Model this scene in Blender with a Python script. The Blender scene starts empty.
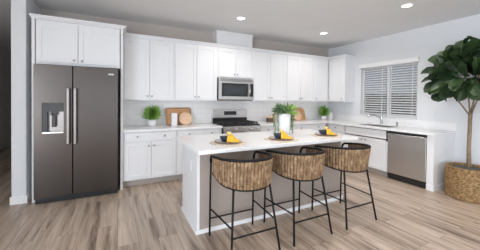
import bpy, bmesh, math, random
from mathutils import Vector, Matrix
PI = math.pi
random.seed(7)
scene = bpy.context.scene
COL = scene.collection

# ------------------------------------------------------------------ camera
YAW, PITCH, ROLL, FPX = 0.46663, -0.01498, 0.01076, 243.41
fwd = Vector((math.sin(YAW) * math.cos(PITCH), math.cos(YAW) * math.cos(PITCH), math.sin(PITCH)))
rgt = Vector((math.cos(YAW), -math.sin(YAW), 0))
upv = rgt.cross(fwd)
R_ = rgt * math.cos(ROLL) + upv * math.sin(ROLL)
U_ = upv * math.cos(ROLL) - rgt * math.sin(ROLL)
cam_data = bpy.data.cameras.new('camera')
cam = bpy.data.objects.new('camera', cam_data)
COL.objects.link(cam)
m = Matrix((R_, U_, -fwd)).transposed().to_4x4()
m.translation = Vector((-5.0549, -4.7905, 1.4045))
cam.matrix_world = m
cam_data.sensor_fit = 'HORIZONTAL'
cam_data.sensor_width = 36.0
cam_data.lens = FPX * 36 / 480
cam_data.shift_y = -21.85 / 480
cam_data.clip_start = 0.05
scene.camera = cam

# ------------------------------------------------------------------ world, lights, exposure
scene.view_settings.view_transform = 'Standard'
scene.view_settings.look = 'None'
scene.view_settings.exposure = 0.04
scene.view_settings.gamma = 1.0
scene.view_settings.use_curve_mapping = False

world = bpy.data.worlds.new('sky')
scene.world = world
world.use_nodes = True
wn = world.node_tree
bg = wn.nodes['Background']
tc = wn.nodes.new('ShaderNodeTexCoord')
sep = wn.nodes.new('ShaderNodeSeparateXYZ')
ramp = wn.nodes.new('ShaderNodeValToRGB')
wn.links.new(tc.outputs['Generated'], sep.inputs[0])
wn.links.new(sep.outputs['Z'], ramp.inputs[0])
ramp.color_ramp.elements[0].position = 0.0
ramp.color_ramp.elements[0].color = (0.42, 0.46, 0.52, 1)
ramp.color_ramp.elements[1].position = 0.6
ramp.color_ramp.elements[1].color = (0.20, 0.27, 0.40, 1)
wn.links.new(ramp.outputs[0], bg.inputs[0])
bg.inputs[1].default_value = 0.65


def area(name, loc, direction, sx, sy, power, color):
    d = bpy.data.lights.new(name, 'AREA')
    d.shape = 'RECTANGLE'
    d.size, d.size_y = sx, sy
    d.energy = power
    d.color = color
    o = bpy.data.objects.new(name, d)
    COL.objects.link(o)
    o.location = loc
    o.rotation_euler = Vector(direction).to_track_quat('-Z', 'Y').to_euler()
    return o


# daylight through the big glazed opening of the living area behind the camera
area('daylight_rear_opening', (-3.6, -8.85, 1.25), (0, 1, 0.05), 5.0, 2.3, 90, (0.86, 0.93, 1.0))
# daylight through the glazed doors of the living area on the left
area('daylight_left_opening', (-7.80, -6.4, 1.22), (1, 0.0, 0.0), 4.2, 2.3, 265, (0.84, 0.92, 1.0))
CAN_POWER = 8.6


# ------------------------------------------------------------------ materials
def mat(name, color, rough=0.5, metal=0.0, spec=0.5, noise=0.0, nscale=8.0, bump=0.0, stretch=(1, 1, 1), color2=None):
    M = bpy.data.materials.new(name)
    M.use_nodes = True
    nt = M.node_tree
    b = nt.nodes['Principled BSDF']
    b.inputs['Roughness'].default_value = rough
    b.inputs['Metallic'].default_value = metal
    b.inputs['Specular IOR Level'].default_value = spec
    c1 = (*color, 1)
    b.inputs['Base Color'].default_value = c1
    if noise > 0 or bump > 0 or color2:
        t = nt.nodes.new('ShaderNodeTexCoord')
        mp = nt.nodes.new('ShaderNodeMapping')
        mp.inputs['Scale'].default_value = stretch
        n = nt.nodes.new('ShaderNodeTexNoise')
        n.inputs['Scale'].default_value = nscale
        n.inputs['Detail'].default_value = 4
        nt.links.new(t.outputs['Object'], mp.inputs[0])
        nt.links.new(mp.outputs[0], n.inputs['Vector'])
        r = nt.nodes.new('ShaderNodeValToRGB')
        r.color_ramp.elements[0].position = 0.3
        r.color_ramp.elements[1].position = 0.7
        if color2:
            r.color_ramp.elements[0].color = (*color2, 1)
            r.color_ramp.elements[1].color = c1
        else:
            r.color_ramp.elements[0].color = tuple(max(0, x * (1 - noise)) for x in color) + (1,)
            r.color_ramp.elements[1].color = tuple(min(1, x * (1 + noise)) for x in color) + (1,)
        nt.links.new(n.outputs['Fac'], r.inputs[0])
        nt.links.new(r.outputs[0], b.inputs['Base Color'])
        if bump > 0:
            bp = nt.nodes.new('ShaderNodeBump')
            bp.inputs['Strength'].default_value = bump
            bp.inputs['Distance'].default_value = 0.01
            nt.links.new(n.outputs['Fac'], bp.inputs['Height'])
            nt.links.new(bp.outputs[0], b.inputs['Normal'])
    return M


def emit_mat(name, color, strength):
    M = bpy.data.materials.new(name)
    M.use_nodes = True
    b = M.node_tree.nodes['Principled BSDF']
    b.inputs['Base Color'].default_value = (*color, 1)
    b.inputs['Emission Color'].default_value = (*color, 1)
    b.inputs['Emission Strength'].default_value = strength
    return M


def floor_mat():
    M = bpy.data.materials.new('wood_plank_floor')
    M.use_nodes = True
    nt = M.node_tree
    L = nt.links.new
    b = nt.nodes['Principled BSDF']
    t = nt.nodes.new('ShaderNodeTexCoord')
    rot = nt.nodes.new('ShaderNodeMapping')
    rot.inputs['Rotation'].default_value = (0, 0, PI / 2)
    L(t.outputs['Object'], rot.inputs[0])
    br = nt.nodes.new('ShaderNodeTexBrick')
    br.offset = 0.37
    br.inputs['Color1'].default_value = (0, 0, 0, 1)
    br.inputs['Color2'].default_value = (1, 1, 1, 1)
    br.inputs['Mortar'].default_value = (0.3, 0.3, 0.3, 1)
    br.inputs['Scale'].default_value = 1.0
    br.inputs['Mortar Size'].default_value = 0.0015
    br.inputs['Mortar Smooth'].default_value = 0.3
    br.inputs['Brick Width'].default_value = 1.25
    br.inputs['Row Height'].default_value = 0.185
    L(rot.outputs[0], br.inputs['Vector'])
    # streaky grain along the plank, shifted from plank to plank
    mp = nt.nodes.new('ShaderNodeMapping')
    mp.inputs['Scale'].default_value = (15, 1.1, 1)
    L(t.outputs['Object'], mp.inputs[0])
    off = nt.nodes.new('ShaderNodeVectorMath')
    off.operation = 'ADD'
    sc = nt.nodes.new('ShaderNodeVectorMath')
    sc.operation = 'SCALE'
    sc.inputs['Scale'].default_value = 9.0
    L(br.outputs['Color'], sc.inputs[0])
    L(mp.outputs[0], off.inputs[0])
    L(sc.outputs[0], off.inputs[1])
    n = nt.nodes.new('ShaderNodeTexNoise')
    n.inputs['Scale'].default_value = 1.0
    n.inputs['Detail'].default_value = 6
    n.inputs['Roughness'].default_value = 0.6
    n.inputs['Distortion'].default_value = 0.6
    L(off.outputs[0], n.inputs['Vector'])
    mx = nt.nodes.new('ShaderNodeMath')
    mx.operation = 'MULTIPLY_ADD'
    L(br.outputs['Color'], mx.inputs[0])
    mx.inputs[1].default_value = 0.13
    L(n.outputs['Fac'], mx.inputs[2])
    r = nt.nodes.new('ShaderNodeValToRGB')
    r.color_ramp.elements[0].position = 0.33
    r.color_ramp.elements[0].color = (0.125, 0.085, 0.064, 1)
    r.color_ramp.elements[1].position = 0.82
    r.color_ramp.elements[1].color = (0.66, 0.545, 0.45, 1)
    e = r.color_ramp.elements.new(0.55)
    e.color = (0.45, 0.348, 0.27, 1)
    L(mx.outputs[0], r.inputs[0])
    mul = nt.nodes.new('ShaderNodeMixRGB')
    mul.blend_type = 'MULTIPLY'
    L(br.outputs['Fac'], mul.inputs[0])
    L(r.outputs[0], mul.inputs[1])
    mul.inputs[2].default_value = (0.45, 0.4, 0.38, 1)
    L(mul.outputs[0], b.inputs['Base Color'])
    b.inputs['Roughness'].default_value = 0.36
    b.inputs['Specular IOR Level'].default_value = 0.5
    bp = nt.nodes.new('ShaderNodeBump')
    bp.inputs['Strength'].default_value = 0.12
    bp.inputs['Distance'].default_value = 0.004
    L(n.outputs['Fac'], bp.inputs['Height'])
    L(bp.outputs[0], b.inputs['Normal'])
    return M


def tile_mat():
    M = bpy.data.materials.new('white_subway_tile')
    M.use_nodes = True
    nt = M.node_tree
    L = nt.links.new
    b = nt.nodes['Principled BSDF']
    t = nt.nodes.new('ShaderNodeTexCoord')
    mp = nt.nodes.new('ShaderNodeMapping')
    mp.inputs['Rotation'].default_value = (-PI / 2, 0, 0)
    L(t.outputs['Object'], mp.inputs[0])
    br = nt.nodes.new('ShaderNodeTexBrick')
    br.inputs['Color1'].default_value = (0.86, 0.85, 0.84, 1)
    br.inputs['Color2'].default_value = (0.89, 0.88, 0.87, 1)
    br.inputs['Mortar'].default_value = (0.74, 0.73, 0.72, 1)
    br.inputs['Scale'].default_value = 1.0
    br.inputs['Mortar Size'].default_value = 0.003
    br.inputs['Brick Width'].default_value = 0.30
    br.inputs['Row Height'].default_value = 0.10
    L(mp.outputs[0], br.inputs['Vector'])
    L(br.outputs['Color'], b.inputs['Base Color'])
    b.inputs['Roughness'].default_value = 0.25
    return M


def wicker_mat(name, ca, cb, cc, scale):
    M = bpy.data.materials.new(name)
    M.use_nodes = True
    nt = M.node_tree
    L = nt.links.new
    b = nt.nodes['Principled BSDF']
    b.inputs['Roughness'].default_value = 0.75
    t = nt.nodes.new('ShaderNodeTexCoord')
    mp = nt.nodes.new('ShaderNodeMapping')
    mp.inputs['Scale'].default_value = scale
    L(t.outputs['Object'], mp.inputs[0])
    n = nt.nodes.new('ShaderNodeTexNoise')
    n.inputs['Scale'].default_value = 1.0
    n.inputs['Detail'].default_value = 5
    n.inputs['Roughness'].default_value = 0.65
    L(mp.outputs[0], n.inputs['Vector'])
    r = nt.nodes.new('ShaderNodeValToRGB')
    r.color_ramp.elements[0].position = 0.32
    r.color_ramp.elements[0].color = (*ca, 1)
    r.color_ramp.elements[1].position = 0.68
    r.color_ramp.elements[1].color = (*cc, 1)
    e = r.color_ramp.elements.new(0.5)
    e.color = (*cb, 1)
    L(n.outputs['Fac'], r.inputs[0])
    L(r.outputs[0], b.inputs['Base Color'])
    return M


def leaf_mat(name, c1, c2, rough):
    M = mat(name, c1, rough, noise=0.0, nscale=5.0, color2=c2)
    return M


W_PAINT = mat('white_cabinet_paint', (0.82, 0.82, 0.835), 0.42, noise=0.01, nscale=3)
WALL = mat('wall_paint', (0.77, 0.785, 0.81), 0.85, noise=0.012, nscale=2)
CEIL = mat('ceiling_paint', (0.77, 0.765, 0.765), 0.9, noise=0.012, nscale=2)
TOEM = mat('shaded_toe_kick', (0.42, 0.375, 0.34), 0.6, noise=0.03)  # shade of the recess under the cabinets is put into this colour
BACKW = mat('shaded_back_wall_paint', (0.52, 0.46, 0.42), 0.9, noise=0.012, nscale=2)  # wall paint with the brownish shade above the cabinets mixed into it
ISLP = mat('shaded_island_panel', (0.37, 0.31, 0.275), 0.7, noise=0.012, nscale=2)  # panel colour darkened to carry the shade below the counter overhang
HALL = mat('hall_wall_paint', (0.80, 0.74, 0.68), 0.9, noise=0.02, nscale=2)
TRIMW = mat('white_trim_paint', (0.84, 0.84, 0.85), 0.4, noise=0.01)
FLOOR = floor_mat()
TILE = tile_mat()
QUARTZ = mat('white_quartz', (0.89, 0.89, 0.90), 0.22, noise=0.015, nscale=30)
STEEL = mat('brushed_stainless', (0.62, 0.60, 0.585), 0.32, 1.0, noise=0.05, nscale=6, stretch=(1, 1, 60))
DSTEEL = mat('dark_stainless', (0.088, 0.076, 0.070), 0.27, 1.0, noise=0.06, nscale=5, stretch=(1, 1, 70))
HANDLE = mat('polished_steel', (0.72, 0.70, 0.69), 0.25, 1.0, noise=0.03)
FHAND = mat('satin_steel_handle', (0.27, 0.25, 0.24), 0.28, 1.0, noise=0.04)
NICKEL = mat('dark_nickel', (0.34, 0.33, 0.33), 0.35, 1.0, noise=0.05)
CHROME = mat('chrome', (0.68, 0.69, 0.71), 0.15, 1.0, noise=0.02)
BLACK = mat('black_plastic', (0.015, 0.015, 0.017), 0.4, noise=0.1)
GLASSB = mat('dark_glass', (0.03, 0.035, 0.042), 0.12, noise=0.05)
GREYP = mat('grey_plastic', (0.07, 0.07, 0.073), 0.5, noise=0.05)
IRON = mat('black_cast_iron', (0.02, 0.02, 0.022), 0.55, noise=0.2, nscale=40)
BMETAL = mat('black_metal', (0.008, 0.008, 0.009), 0.6, spec=0.25, noise=0.1)
WICKER = wicker_mat('woven_wicker', (0.12, 0.064, 0.030), (0.26, 0.160, 0.085), (0.46, 0.325, 0.195), (26, 26, 16))
WICKD = wicker_mat('dark_wicker_stake', (0.05, 0.028, 0.015), (0.10, 0.06, 0.033), (0.2, 0.13, 0.075), (55, 55, 9))
SEATW = wicker_mat('woven_seat', (0.14, 0.08, 0.04), (0.34, 0.22, 0.12), (0.55, 0.40, 0.25), (60, 12, 60))
BASKET = wicker_mat('seagrass_basket', (0.09, 0.047, 0.018), (0.27, 0.16, 0.066), (0.48, 0.32, 0.155), (30, 30, 45))
MATW = wicker_mat('woven_placemat', (0.45, 0.33, 0.22), (0.70, 0.60, 0.48), (0.85, 0.80, 0.72), (60, 60, 10))
SOIL = mat('grey_moss', (0.10, 0.09, 0.075), 0.95, noise=0.5, nscale=40, bump=0.8)
BARK = mat('pale_bark', (0.27, 0.205, 0.135), 0.8, noise=0.3, nscale=14, stretch=(3, 3, 1), bump=0.3)
FIG = leaf_mat('fig_leaf', (0.044, 0.084, 0.028), (0.008, 0.022, 0.011), 0.40)
FIGV = mat('fig_leaf_vein', (0.09, 0.15, 0.05), 0.5, noise=0.1)
HERB = leaf_mat('bright_herb_leaf', (0.33, 0.54, 0.11), (0.13, 0.28, 0.055), 0.5)
SAGE = leaf_mat('trailing_leaf', (0.23, 0.34, 0.17), (0.10, 0.18, 0.095), 0.55)
CERAM = mat('white_ceramic', (0.78, 0.78, 0.79), 0.3, noise=0.01)
OAK = mat('honey_wood', (0.60, 0.33, 0.16), 0.5, noise=0.18, nscale=5, stretch=(2, 2, 14))
PALEW = mat('pale_wood', (0.74, 0.50, 0.34), 0.5, noise=0.12, nscale=5, stretch=(2, 2, 14))
DARKW = mat('dark_walnut', (0.10, 0.065, 0.045), 0.5, noise=0.2, nscale=8)
NAVY = mat('navy_glaze', (0.022, 0.028, 0.055), 0.3, noise=0.15)
YELLOW = mat('mustard_linen', (0.80, 0.46, 0.035), 0.85, noise=0.15, nscale=20)
PALEY = mat('pale_yellow_linen', (0.86, 0.68, 0.22), 0.85, noise=0.1, nscale=20)
RUST = mat('brown_stoneware', (0.30, 0.15, 0.08), 0.4, noise=0.1)
BLINDW = mat('white_blind_slat', (0.88, 0.88, 0.88), 0.5, noise=0.01)
FENCE = mat('fence_wood', (0.42, 0.35, 0.26), 0.85, noise=0.25, nscale=4, stretch=(6, 6, 1))
SAND = mat('yard_gravel', (0.34, 0.30, 0.25), 0.95, noise=0.2, nscale=20)
STUCCO = mat('brown_stucco', (0.20, 0.155, 0.115), 0.9, noise=0.1, nscale=20)
LAMP = emit_mat('lit_diffuser', (1.0, 0.95, 0.88), 6.0)
DISPL = mat('range_display', (0.012, 0.012, 0.014), 0.2, noise=0.1)
LETTER = mat('light_grey_print', (0.62, 0.62, 0.62), 0.4, noise=0.02)
WGLASS = bpy.data.materials.new('window_glass')
WGLASS.use_nodes = True
_b = WGLASS.node_tree.nodes['Principled BSDF']
_b.inputs['Transmission Weight'].default_value = 1.0
_b.inputs['Roughness'].default_value = 0.0
_b.inputs['IOR'].default_value = 1.02
_b.inputs['Base Color'].default_value = (0.96, 0.98, 1, 1)


# ------------------------------------------------------------------ mesh helpers
def root_of(o):
    while o.parent:
        o = o.parent
    return o


class MB:
    """collects shapes in world (or thing-local) coordinates, builds ONE mesh object"""

    def __init__(self):
        self.bm = bmesh.new()

    def box(self, x0, x1, y0, y1, z0, z1, bev=0.0, mi=0):
        vs = [self.bm.verts.new((x, y, z)) for x in (x0, x1) for y in (y0, y1) for z in (z0, z1)]
        idx = ((0, 1, 3, 2), (4, 6, 7, 5), (0, 4, 5, 1), (2, 3, 7, 6), (0, 2, 6, 4), (1, 5, 7, 3))
        fs = [self.bm.faces.new([vs[i] for i in f]) for f in idx]
        for f in fs:
            f.material_index = mi
        if bev > 0:
            es = list({e for f in fs for e in f.edges})
            r = bmesh.ops.bevel(self.bm, geom=es, offset=bev, segments=2, affect='EDGES', profile=0.5)
            for f in r['faces']:
                f.material_index = mi
        return self

    def tube(self, pts, r, n=8, closed=False, mi=0):
        pts = [Vector(p) for p in pts]
        N = len(pts)
        rs = r if isinstance(r, (list, tuple)) else [r] * N
        rings = []
        prev = None
        for i, p in enumerate(pts):
            if closed:
                t = (pts[(i + 1) % N] - pts[i - 1]).normalized()
            else:
                t = (pts[min(i + 1, N - 1)] - pts[max(i - 1, 0)]).normalized()
            if prev is None:
                a = Vector((0, 0, 1)) if abs(t.z) < 0.9 else Vector((1, 0, 0))
                u = t.cross(a).normalized()
            else:
                u = (prev - t * prev.dot(t)).normalized()
            prev = u
            v = t.cross(u)
            rings.append([self.bm.verts.new(p + (u * math.cos(2 * PI * k / n) + v * math.sin(2 * PI * k / n)) * rs[i]) for k in range(n)])
        for i in range(N if closed else N - 1):
            A, B = rings[i], rings[(i + 1) % N]
            for k in range(n):
                f = self.bm.faces.new((A[k], A[(k + 1) % n], B[(k + 1) % n], B[k]))
                f.smooth = True
                f.material_index = mi
        if not closed:
            for ring in (rings[0][::-1], rings[-1]):
                f = self.bm.faces.new(ring)
                f.material_index = mi
        return self

    def lathe(self, cx, cy, prof, n=32, fn=None, mi=0):
        """prof: list of (radius, z); fn(angle, i) scales radius"""
        rings = []
        for i, (r, z) in enumerate(prof):
            if r < 1e-6:
                rings.append([self.bm.verts.new((cx, cy, z))])
            else:
                rings.append([self.bm.verts.new((cx + r * (fn(2 * PI * k / n, i) if fn else 1) * math.cos(2 * PI * k / n),
                                                 cy + r * (fn(2 * PI * k / n, i) if fn else 1) * math.sin(2 * PI * k / n), z)) for k in range(n)])
        for A, B in zip(rings[:-1], rings[1:]):
            for k in range(n):
                k2 = (k + 1) % n
                if len(A) == 1 and len(B) == 1:
                    continue
                if len(A) == 1:
                    f = self.bm.faces.new((A[0], B[k2], B[k]))
                elif len(B) == 1:
                    f = self.bm.faces.new((A[k], A[k2], B[0]))
                else:
                    f = self.bm.faces.new((A[k], A[k2], B[k2], B[k]))
                f.smooth = True
                f.material_index = mi
        return self

    def knob(self, p, d, r=0.013, l=0.026):
        """small round cabinet knob at p sticking out along axis d"""
        d = Vector(d)
        p = Vector(p)
        self.tube([p, p + d * l * 0.55, p + d * l * 0.6, p + d * l, p + d * (l + 0.003)], [r * 0.5, r * 0.5, r, r, r * 0.6], 10)
        return self

    def leaf(self, base, direction, normal, length, width, droop=0.3, fold=0.15, mi=0, shape=0, vein=None, nu=6):
        d = Vector(direction).normalized()
        nrm = Vector(normal)
        s = d.cross(nrm)
        if s.length < 1e-4:
            s = d.cross(Vector((1, 0.3, 0)))
        s.normalize()
        nn = s.cross(d).normalized()
        rows = []
        for i in range(nu + 1):
            t = i / nu
            if shape == 0:     # plain lance leaf
                w = math.sin(PI * min(0.98, 0.08 + 0.9 * t)) ** 0.8
            else:              # fiddle leaf: narrow base, broad rounded end
                w = (0.30 + 0.70 * math.sin(PI * (0.12 + 0.80 * t) - 0.35)) if t < 0.9 else 0.62
                w = max(0.06, w) if 0 < t < 1 else (0.10 if t == 0 else 0.25)
            c = Vector(base) + d * length * t - nn * droop * length * t * t
            wob = 0.02 * math.sin(9 * t + length * 40) * length if shape else 0
            up_ = nn * (fold * width * w + wob)
            dn_ = nn * (fold * width * w - wob)
            rows.append((c + s * width * w * 0.5 + up_, c, c - s * width * w * 0.5 + dn_))
        vr = [[self.bm.verts.new(q) for q in r] for r in rows]
        for a, b in zip(vr[:-1], vr[1:]):
            for k in (0, 1):
                f = self.bm.faces.new((a[k], a[k + 1], b[k + 1], b[k]))
                f.smooth = True
                f.material_index = mi
        if vein is not None:
            lift = nn * 0.003
            vv = [[self.bm.verts.new(r[1] + lift + s * width * 0.02 * q) for q in (1, -1)] for r in rows]
            for a, b in zip(vv[:-1], vv[1:]):
                f = self.bm.faces.new((a[0], a[1], b[1], b[0]))
                f.material_index = vein
        return self

    def build(self, name, mats, parent=None, local=False, recalc=True, label=None):
        if recalc:
            bmesh.ops.recalc_face_normals(self.bm, faces=self.bm.faces[:])
        me = bpy.data.meshes.new(name)
        o = bpy.data.objects.new(name, me)
        COL.objects.link(o)
        if parent:
            o.parent = parent
            if not local:
                off = root_of(parent).location
                for v in self.bm.verts:
                    v.co -= off
        elif not local:
            # origin at the centre of the base
            if self.bm.verts:
                xs = [v.co.x for v in self.bm.verts]; ys = [v.co.y for v in self.bm.verts]; zs = [v.co.z for v in self.bm.verts]
                off = Vector(((min(xs) + max(xs)) / 2, (min(ys) + max(ys)) / 2, min(zs)))
                for v in self.bm.verts:
                    v.co -= off
                o.location = off
        self.bm.to_mesh(me)
        self.bm.free()
        for mm in (mats if isinstance(mats, (list, tuple)) else [mats]):
            me.materials.append(mm)
        if label:
            o['label'] = label
        return o


def tag(o, label, cat, group=None):
    o['label'] = label
    o['category'] = cat
    if group:
        o['group'] = group
    return o


def thing(name, label, cat, loc, rz=0.0, group=None):
    o = bpy.data.objects.new(name, None)
    o.empty_display_size = 0.1
    COL.objects.link(o)
    o.location = loc
    o.rotation_euler = (0, 0, rz)
    return tag(o, label, cat, group)


def struct(name, mb, mats):
    o = mb.build(name, mats)
    o['kind'] = 'structure'
    return o


def dup(root, loc, label, rz=None):
    r = root.copy()
    COL.objects.link(r)
    r.location = loc
    if rz is not None:
        r.rotation_euler = (0, 0, rz)
    r['label'] = label
    for ch in list(root.children):
        c = ch.copy()
        COL.objects.link(c)
        c.parent = r
        for g in list(ch.children):
            d = g.copy()
            COL.objects.link(d)
            d.parent = c
    return r


# ------------------------------------------------------------------ the room
H = 2.782
struct('floor', MB().box(-8.4, 0.15, -9.0, 7.0, -0.08, 0.0), FLOOR)
struct('ceiling', MB().box(-8.4, 0.15, -9.0, 7.0, H, H + 0.1), CEIL)
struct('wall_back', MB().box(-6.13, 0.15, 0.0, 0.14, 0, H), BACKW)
# right wall with the window opening
WY0, WY1, WZ0, WZ1 = -2.19, -0.99, 1.075, 2.16
wr = MB()
wr.box(0, 0.15, -9.0, WY0, 0, H)
wr.box(0, 0.15, WY1, 0.0, 0, H)
wr.box(0, 0.15, WY0, WY1, 0, WZ0)
wr.box(0, 0.15, WY0, WY1, WZ1, H)
struct('wall_right', wr, WALL)
struct('wall_hall', MB().box(-6.285, -6.13, -0.65, 7.0, 0, H, 0.012), WALL)
wl = MB()
wl.box(-8.0, -7.85, -4.3, 7.0, 0, H)
wl.box(-8.0, -7.85, -9.0, -8.5, 0, H)
wl.box(-8.0, -7.85, -8.5, -4.3, 2.42, H)
struct('wall_left', wl, HALL)
struct('wall_end', MB().box(-8.0, -6.285, 6.9, 7.0, 0, H), HALL)
rw = MB()
rw.box(-8.0, -6.2, -9.0, -8.9, 0, H)
rw.box(-1.0, 0.0, -9.0, -8.9, 0, H)
rw.box(-6.2, -1.0, -9.0, -8.9, 2.42, H)
struct('wall_rear', rw, WALL)
struct('baseboard_hall', MB().box(-6.297, -6.118, -0.664, 0.6, 0, 0.105, 0.004).box(-6.297, -6.287, 0.6, 6.9, 0, 0.105), TRIMW)
struct('baseboard_left', MB().box(-7.85, -7.838, -4.3, 6.9, 0, 0.1), HALL)
struct('baseboard_right', MB().box(-0.014, 0.0, -8.9, -2.83, 0, 0.105, 0.003), TRIMW)
# tile splash and the boxed vent chase above the microwave
struct('trim_1', MB().box(-4.975, -0.001, -0.012, 0.0, 0.91, 1.372), TILE)
ch = MB()
ch.box(-3.29, -2.475, -0.225, 0.0, 2.428, H)
ch.box(-3.302, -2.463, -0.237, 0.0, H - 0.05, H, 0.004)
struct('trim_2', ch, W_PAINT)
# dark framed picture deep in the hall
pf = thing('picture_frame', 'dark framed picture on the hall wall left of the refrigerator', 'picture', (-7.85, 5.1, 0.8))
fm = MB()
fm.box(-7.849, -7.81, 4.70, 4.76, 0.80, 1.72, 0.003).box(-7.849, -7.81, 5.46, 5.52, 0.80, 1.72, 0.003)
fm.box(-7.849, -7.81, 4.76, 5.46, 0.80, 0.86).box(-7.849, -7.81, 4.76, 5.46, 1.66, 1.72)
fm.build('frame', BLACK, pf)
MB().box(-7.849, -7.83, 4.76, 5.46, 0.86, 1.66).build('canvas', DARKW, pf)

# ------------------------------------------------------------------ window with yard beyond
win = thing('window_1', 'two pane slider window over the sink', 'window', (0.09, -1.59, WZ0))
win['kind'] = 'structure'
fr = MB()
fr.box(0.06, 0.12, WY0, WY0 + 0.045, WZ0, WZ1).box(0.06, 0.12, WY1 - 0.045, WY1, WZ0, WZ1)
fr.box(0.06, 0.12, WY0, WY1, WZ0, WZ0 + 0.045).box(0.06, 0.12, WY0, WY1, WZ1 - 0.045, WZ1)
fr.box(0.055, 0.125, -1.625, -1.575, WZ0, WZ1)
fr.build('window_frame', TRIMW, win)
MB().box(0.088, 0.092, WY0 + 0.045, WY1 - 0.045, WZ0 + 0.045, WZ1 - 0.045).build('pane', WGLASS, win)
MB().box(-0.02, 0.06, WY0 - 0.0, WY1 + 0.0, WZ0 - 0.02, WZ0 + 0.002, 0.003).build('window_sill', TRIMW, win)

bl = thing('window_blind', 'white wooden slat blind with valance in the window over the sink', 'blind', (-0.02, -1.59, WZ0))
v = MB()
v.box(-0.055, -0.003, WY0 - 0.03, WY1 + 0.03, 2.15, 2.235, 0.006)
v.box(-0.062, -0.003, WY0 - 0.036, WY1 + 0.036, 2.222, 2.245, 0.004)
v.build('valance', BLINDW, bl)
for ya, yb in ((WY0 + 0.004, -1.618), (-1.590, WY1 - 0.004)):
    s = MB()
    nsl = 21
    for k in range(nsl):
        z = WZ0 + 0.055 + k * (1.05 / nsl)
        dx, dz = 0.020, 0.0112
        a = 0.0016
        vs = []
        for yy in (ya, yb):
            for (qx, qz) in ((-dx, -dz - a), (dx, dz - a), (dx, dz + a), (-dx, -dz + a)):
                vs.append(s.bm.verts.new((0.016 + qx, yy, z + qz)))
        for f in ((0, 1, 2, 3), (7, 6, 5, 4), (0, 4, 5, 1), (1, 5, 6, 2), (2, 6, 7, 3), (3, 7, 4, 0)):
            s.bm.faces.new([vs[i] for i in f])
    s.build('slats', BLINDW, bl)
    MB().box(-0.003, 0.036, ya, yb, WZ0 + 0.008, WZ0 + 0.028, 0.004).build('bottom_rail', BLINDW, bl)
    c = MB()
    for fy in (0.14, 0.86):
        yy = ya + (yb - ya) * fy
        c.box(-0.006, -0.004, yy - 0.005, yy + 0.005, WZ0 + 0.02, 2.15)
    c.build('ladder_tape', BLINDW, bl)
MB().tube([(-0.008, WY1 - 0.10, 2.15), (-0.008, WY1 - 0.10, 1.45), (-0.008, WY1 - 0.10, 1.40)], [0.003, 0.003, 0.008], 6).build('tilt_wand', BLINDW, bl)

g = MB().box(0.16, 12, -14, 10, -0.12, -0.05)
struct('ground', g, SAND)
fn_ = MB()
yy = -9.0
while yy < 9.0:
    fn_.box(3.4, 3.43, yy, yy + 0.14, -0.06, 1.66 + 0.01 * math.sin(yy * 7))
    yy += 0.147
fn_.box(3.43, 3.47, -9, 9, 0.3, 0.4).box(3.43, 3.47, -9, 9, 1.35, 1.45)
tag(fn_.build('yard_fence', FENCE), 'weathered tan board fence outside beyond the kitchen window', 'fence')
sh_ = MB().box(5.0, 8.0, -2.6, -0.55, -0.06, 1.85, 0.02)
sh_.bm.verts.ensure_lookup_table()
tag(sh_.box(4.85, 8.1, -2.75, -0.4, 1.85, 1.95).build('garden_shed', STUCCO), 'brown low building standing behind the yard fence outside', 'building')


# ------------------------------------------------------------------ cabinets
def frame_to(axis):
    """returns a function mapping (along, out, z) to world. axis 'back': along=x, out towards -y from plane; 'right': along=y, out towards -x"""
    if axis == 'back':
        return lambda a0, a1, p0, p1: (a0, a1, -p1, -p0)
    return lambda a0, a1, p0, p1: (-p1, -p0, a0, a1)


def shaker(axis, a0, a1, face, z0, z1, rail=0.058, t=0.02):
    """shaker door / drawer front standing on plane distance `face` from the wall"""
    F = frame_to(axis)
    mb = MB()
    b = 0.0015
    mb.box(*F(a0, a0 + rail, face, face + t), z0, z1, b)
    mb.box(*F(a1 - rail, a1, face, face + t), z0, z1, b)
    mb.box(*F(a0 + rail, a1 - rail, face, face + t), z0, z0 + rail, b)
    mb.box(*F(a0 + rail, a1 - rail, face, face + t), z1 - rail, z1, b)
    mb.box(*F(a0 + rail - 0.003, a1 - rail + 0.003, face, face + t * 0.45), z0 + rail - 0.003, z1 - rail + 0.003)
    return mb


def slab(axis, a0, a1, face, z0, z1, t=0.02):
    F = frame_to(axis)
    return MB().box(*F(a0, a1, face, face + t), z0, z1, 0.003)


def knob_at(axis, a, face, z, parent):
    if axis == 'back':
        MB().knob((a, -face, z), (0, -1, 0)).build('knob', NICKEL, parent)
    else:
        MB().knob((-face, a, z), (-1, 0, 0)).build('knob', NICKEL, parent)


def cabinet(axis, name, label, cat, a0, a1, depth, z0, z1, doors, drawers=(), group=None, toe=0.0, reveal=0.012, dz0=None, dz1=None, back=0.003):
    """doors: list of (a0, a1, z0, z1, knob_a, knob_z); drawers: (a0,a1,z0,z1,[knob a], kz)"""
    F = frame_to(axis)
    mid = (a0 + a1) / 2
    loc = (mid, -depth / 2, z0) if axis == 'back' else (-depth / 2, mid, z0)
    t = thing(name, label, cat, loc, 0, group)
    bdy = MB().box(*F(a0 + 0.001, a1 - 0.001, back, depth), z0 + toe, z1)
    bdy.build('cabinet_body', W_PAINT, t)
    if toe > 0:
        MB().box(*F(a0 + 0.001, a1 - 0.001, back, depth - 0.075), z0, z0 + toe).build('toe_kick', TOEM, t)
    for d in doors:
        o = shaker(axis, d[0], d[1], depth, d[2], d[3]).build('door', W_PAINT, t)
        if d[4] is not None:
            knob_at(axis, d[4], depth + 0.02, d[5], o)
    for d in drawers:
        o = slab(axis, d[0], d[1], depth, d[2], d[3]).build('drawer', W_PAINT, t)
        for k in d[4]:
            knob_at(axis, k, depth + 0.02, d[5], o)
    return t


UZ0, UZ1 = 1.372, 2.425
UD = 0.33


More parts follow.
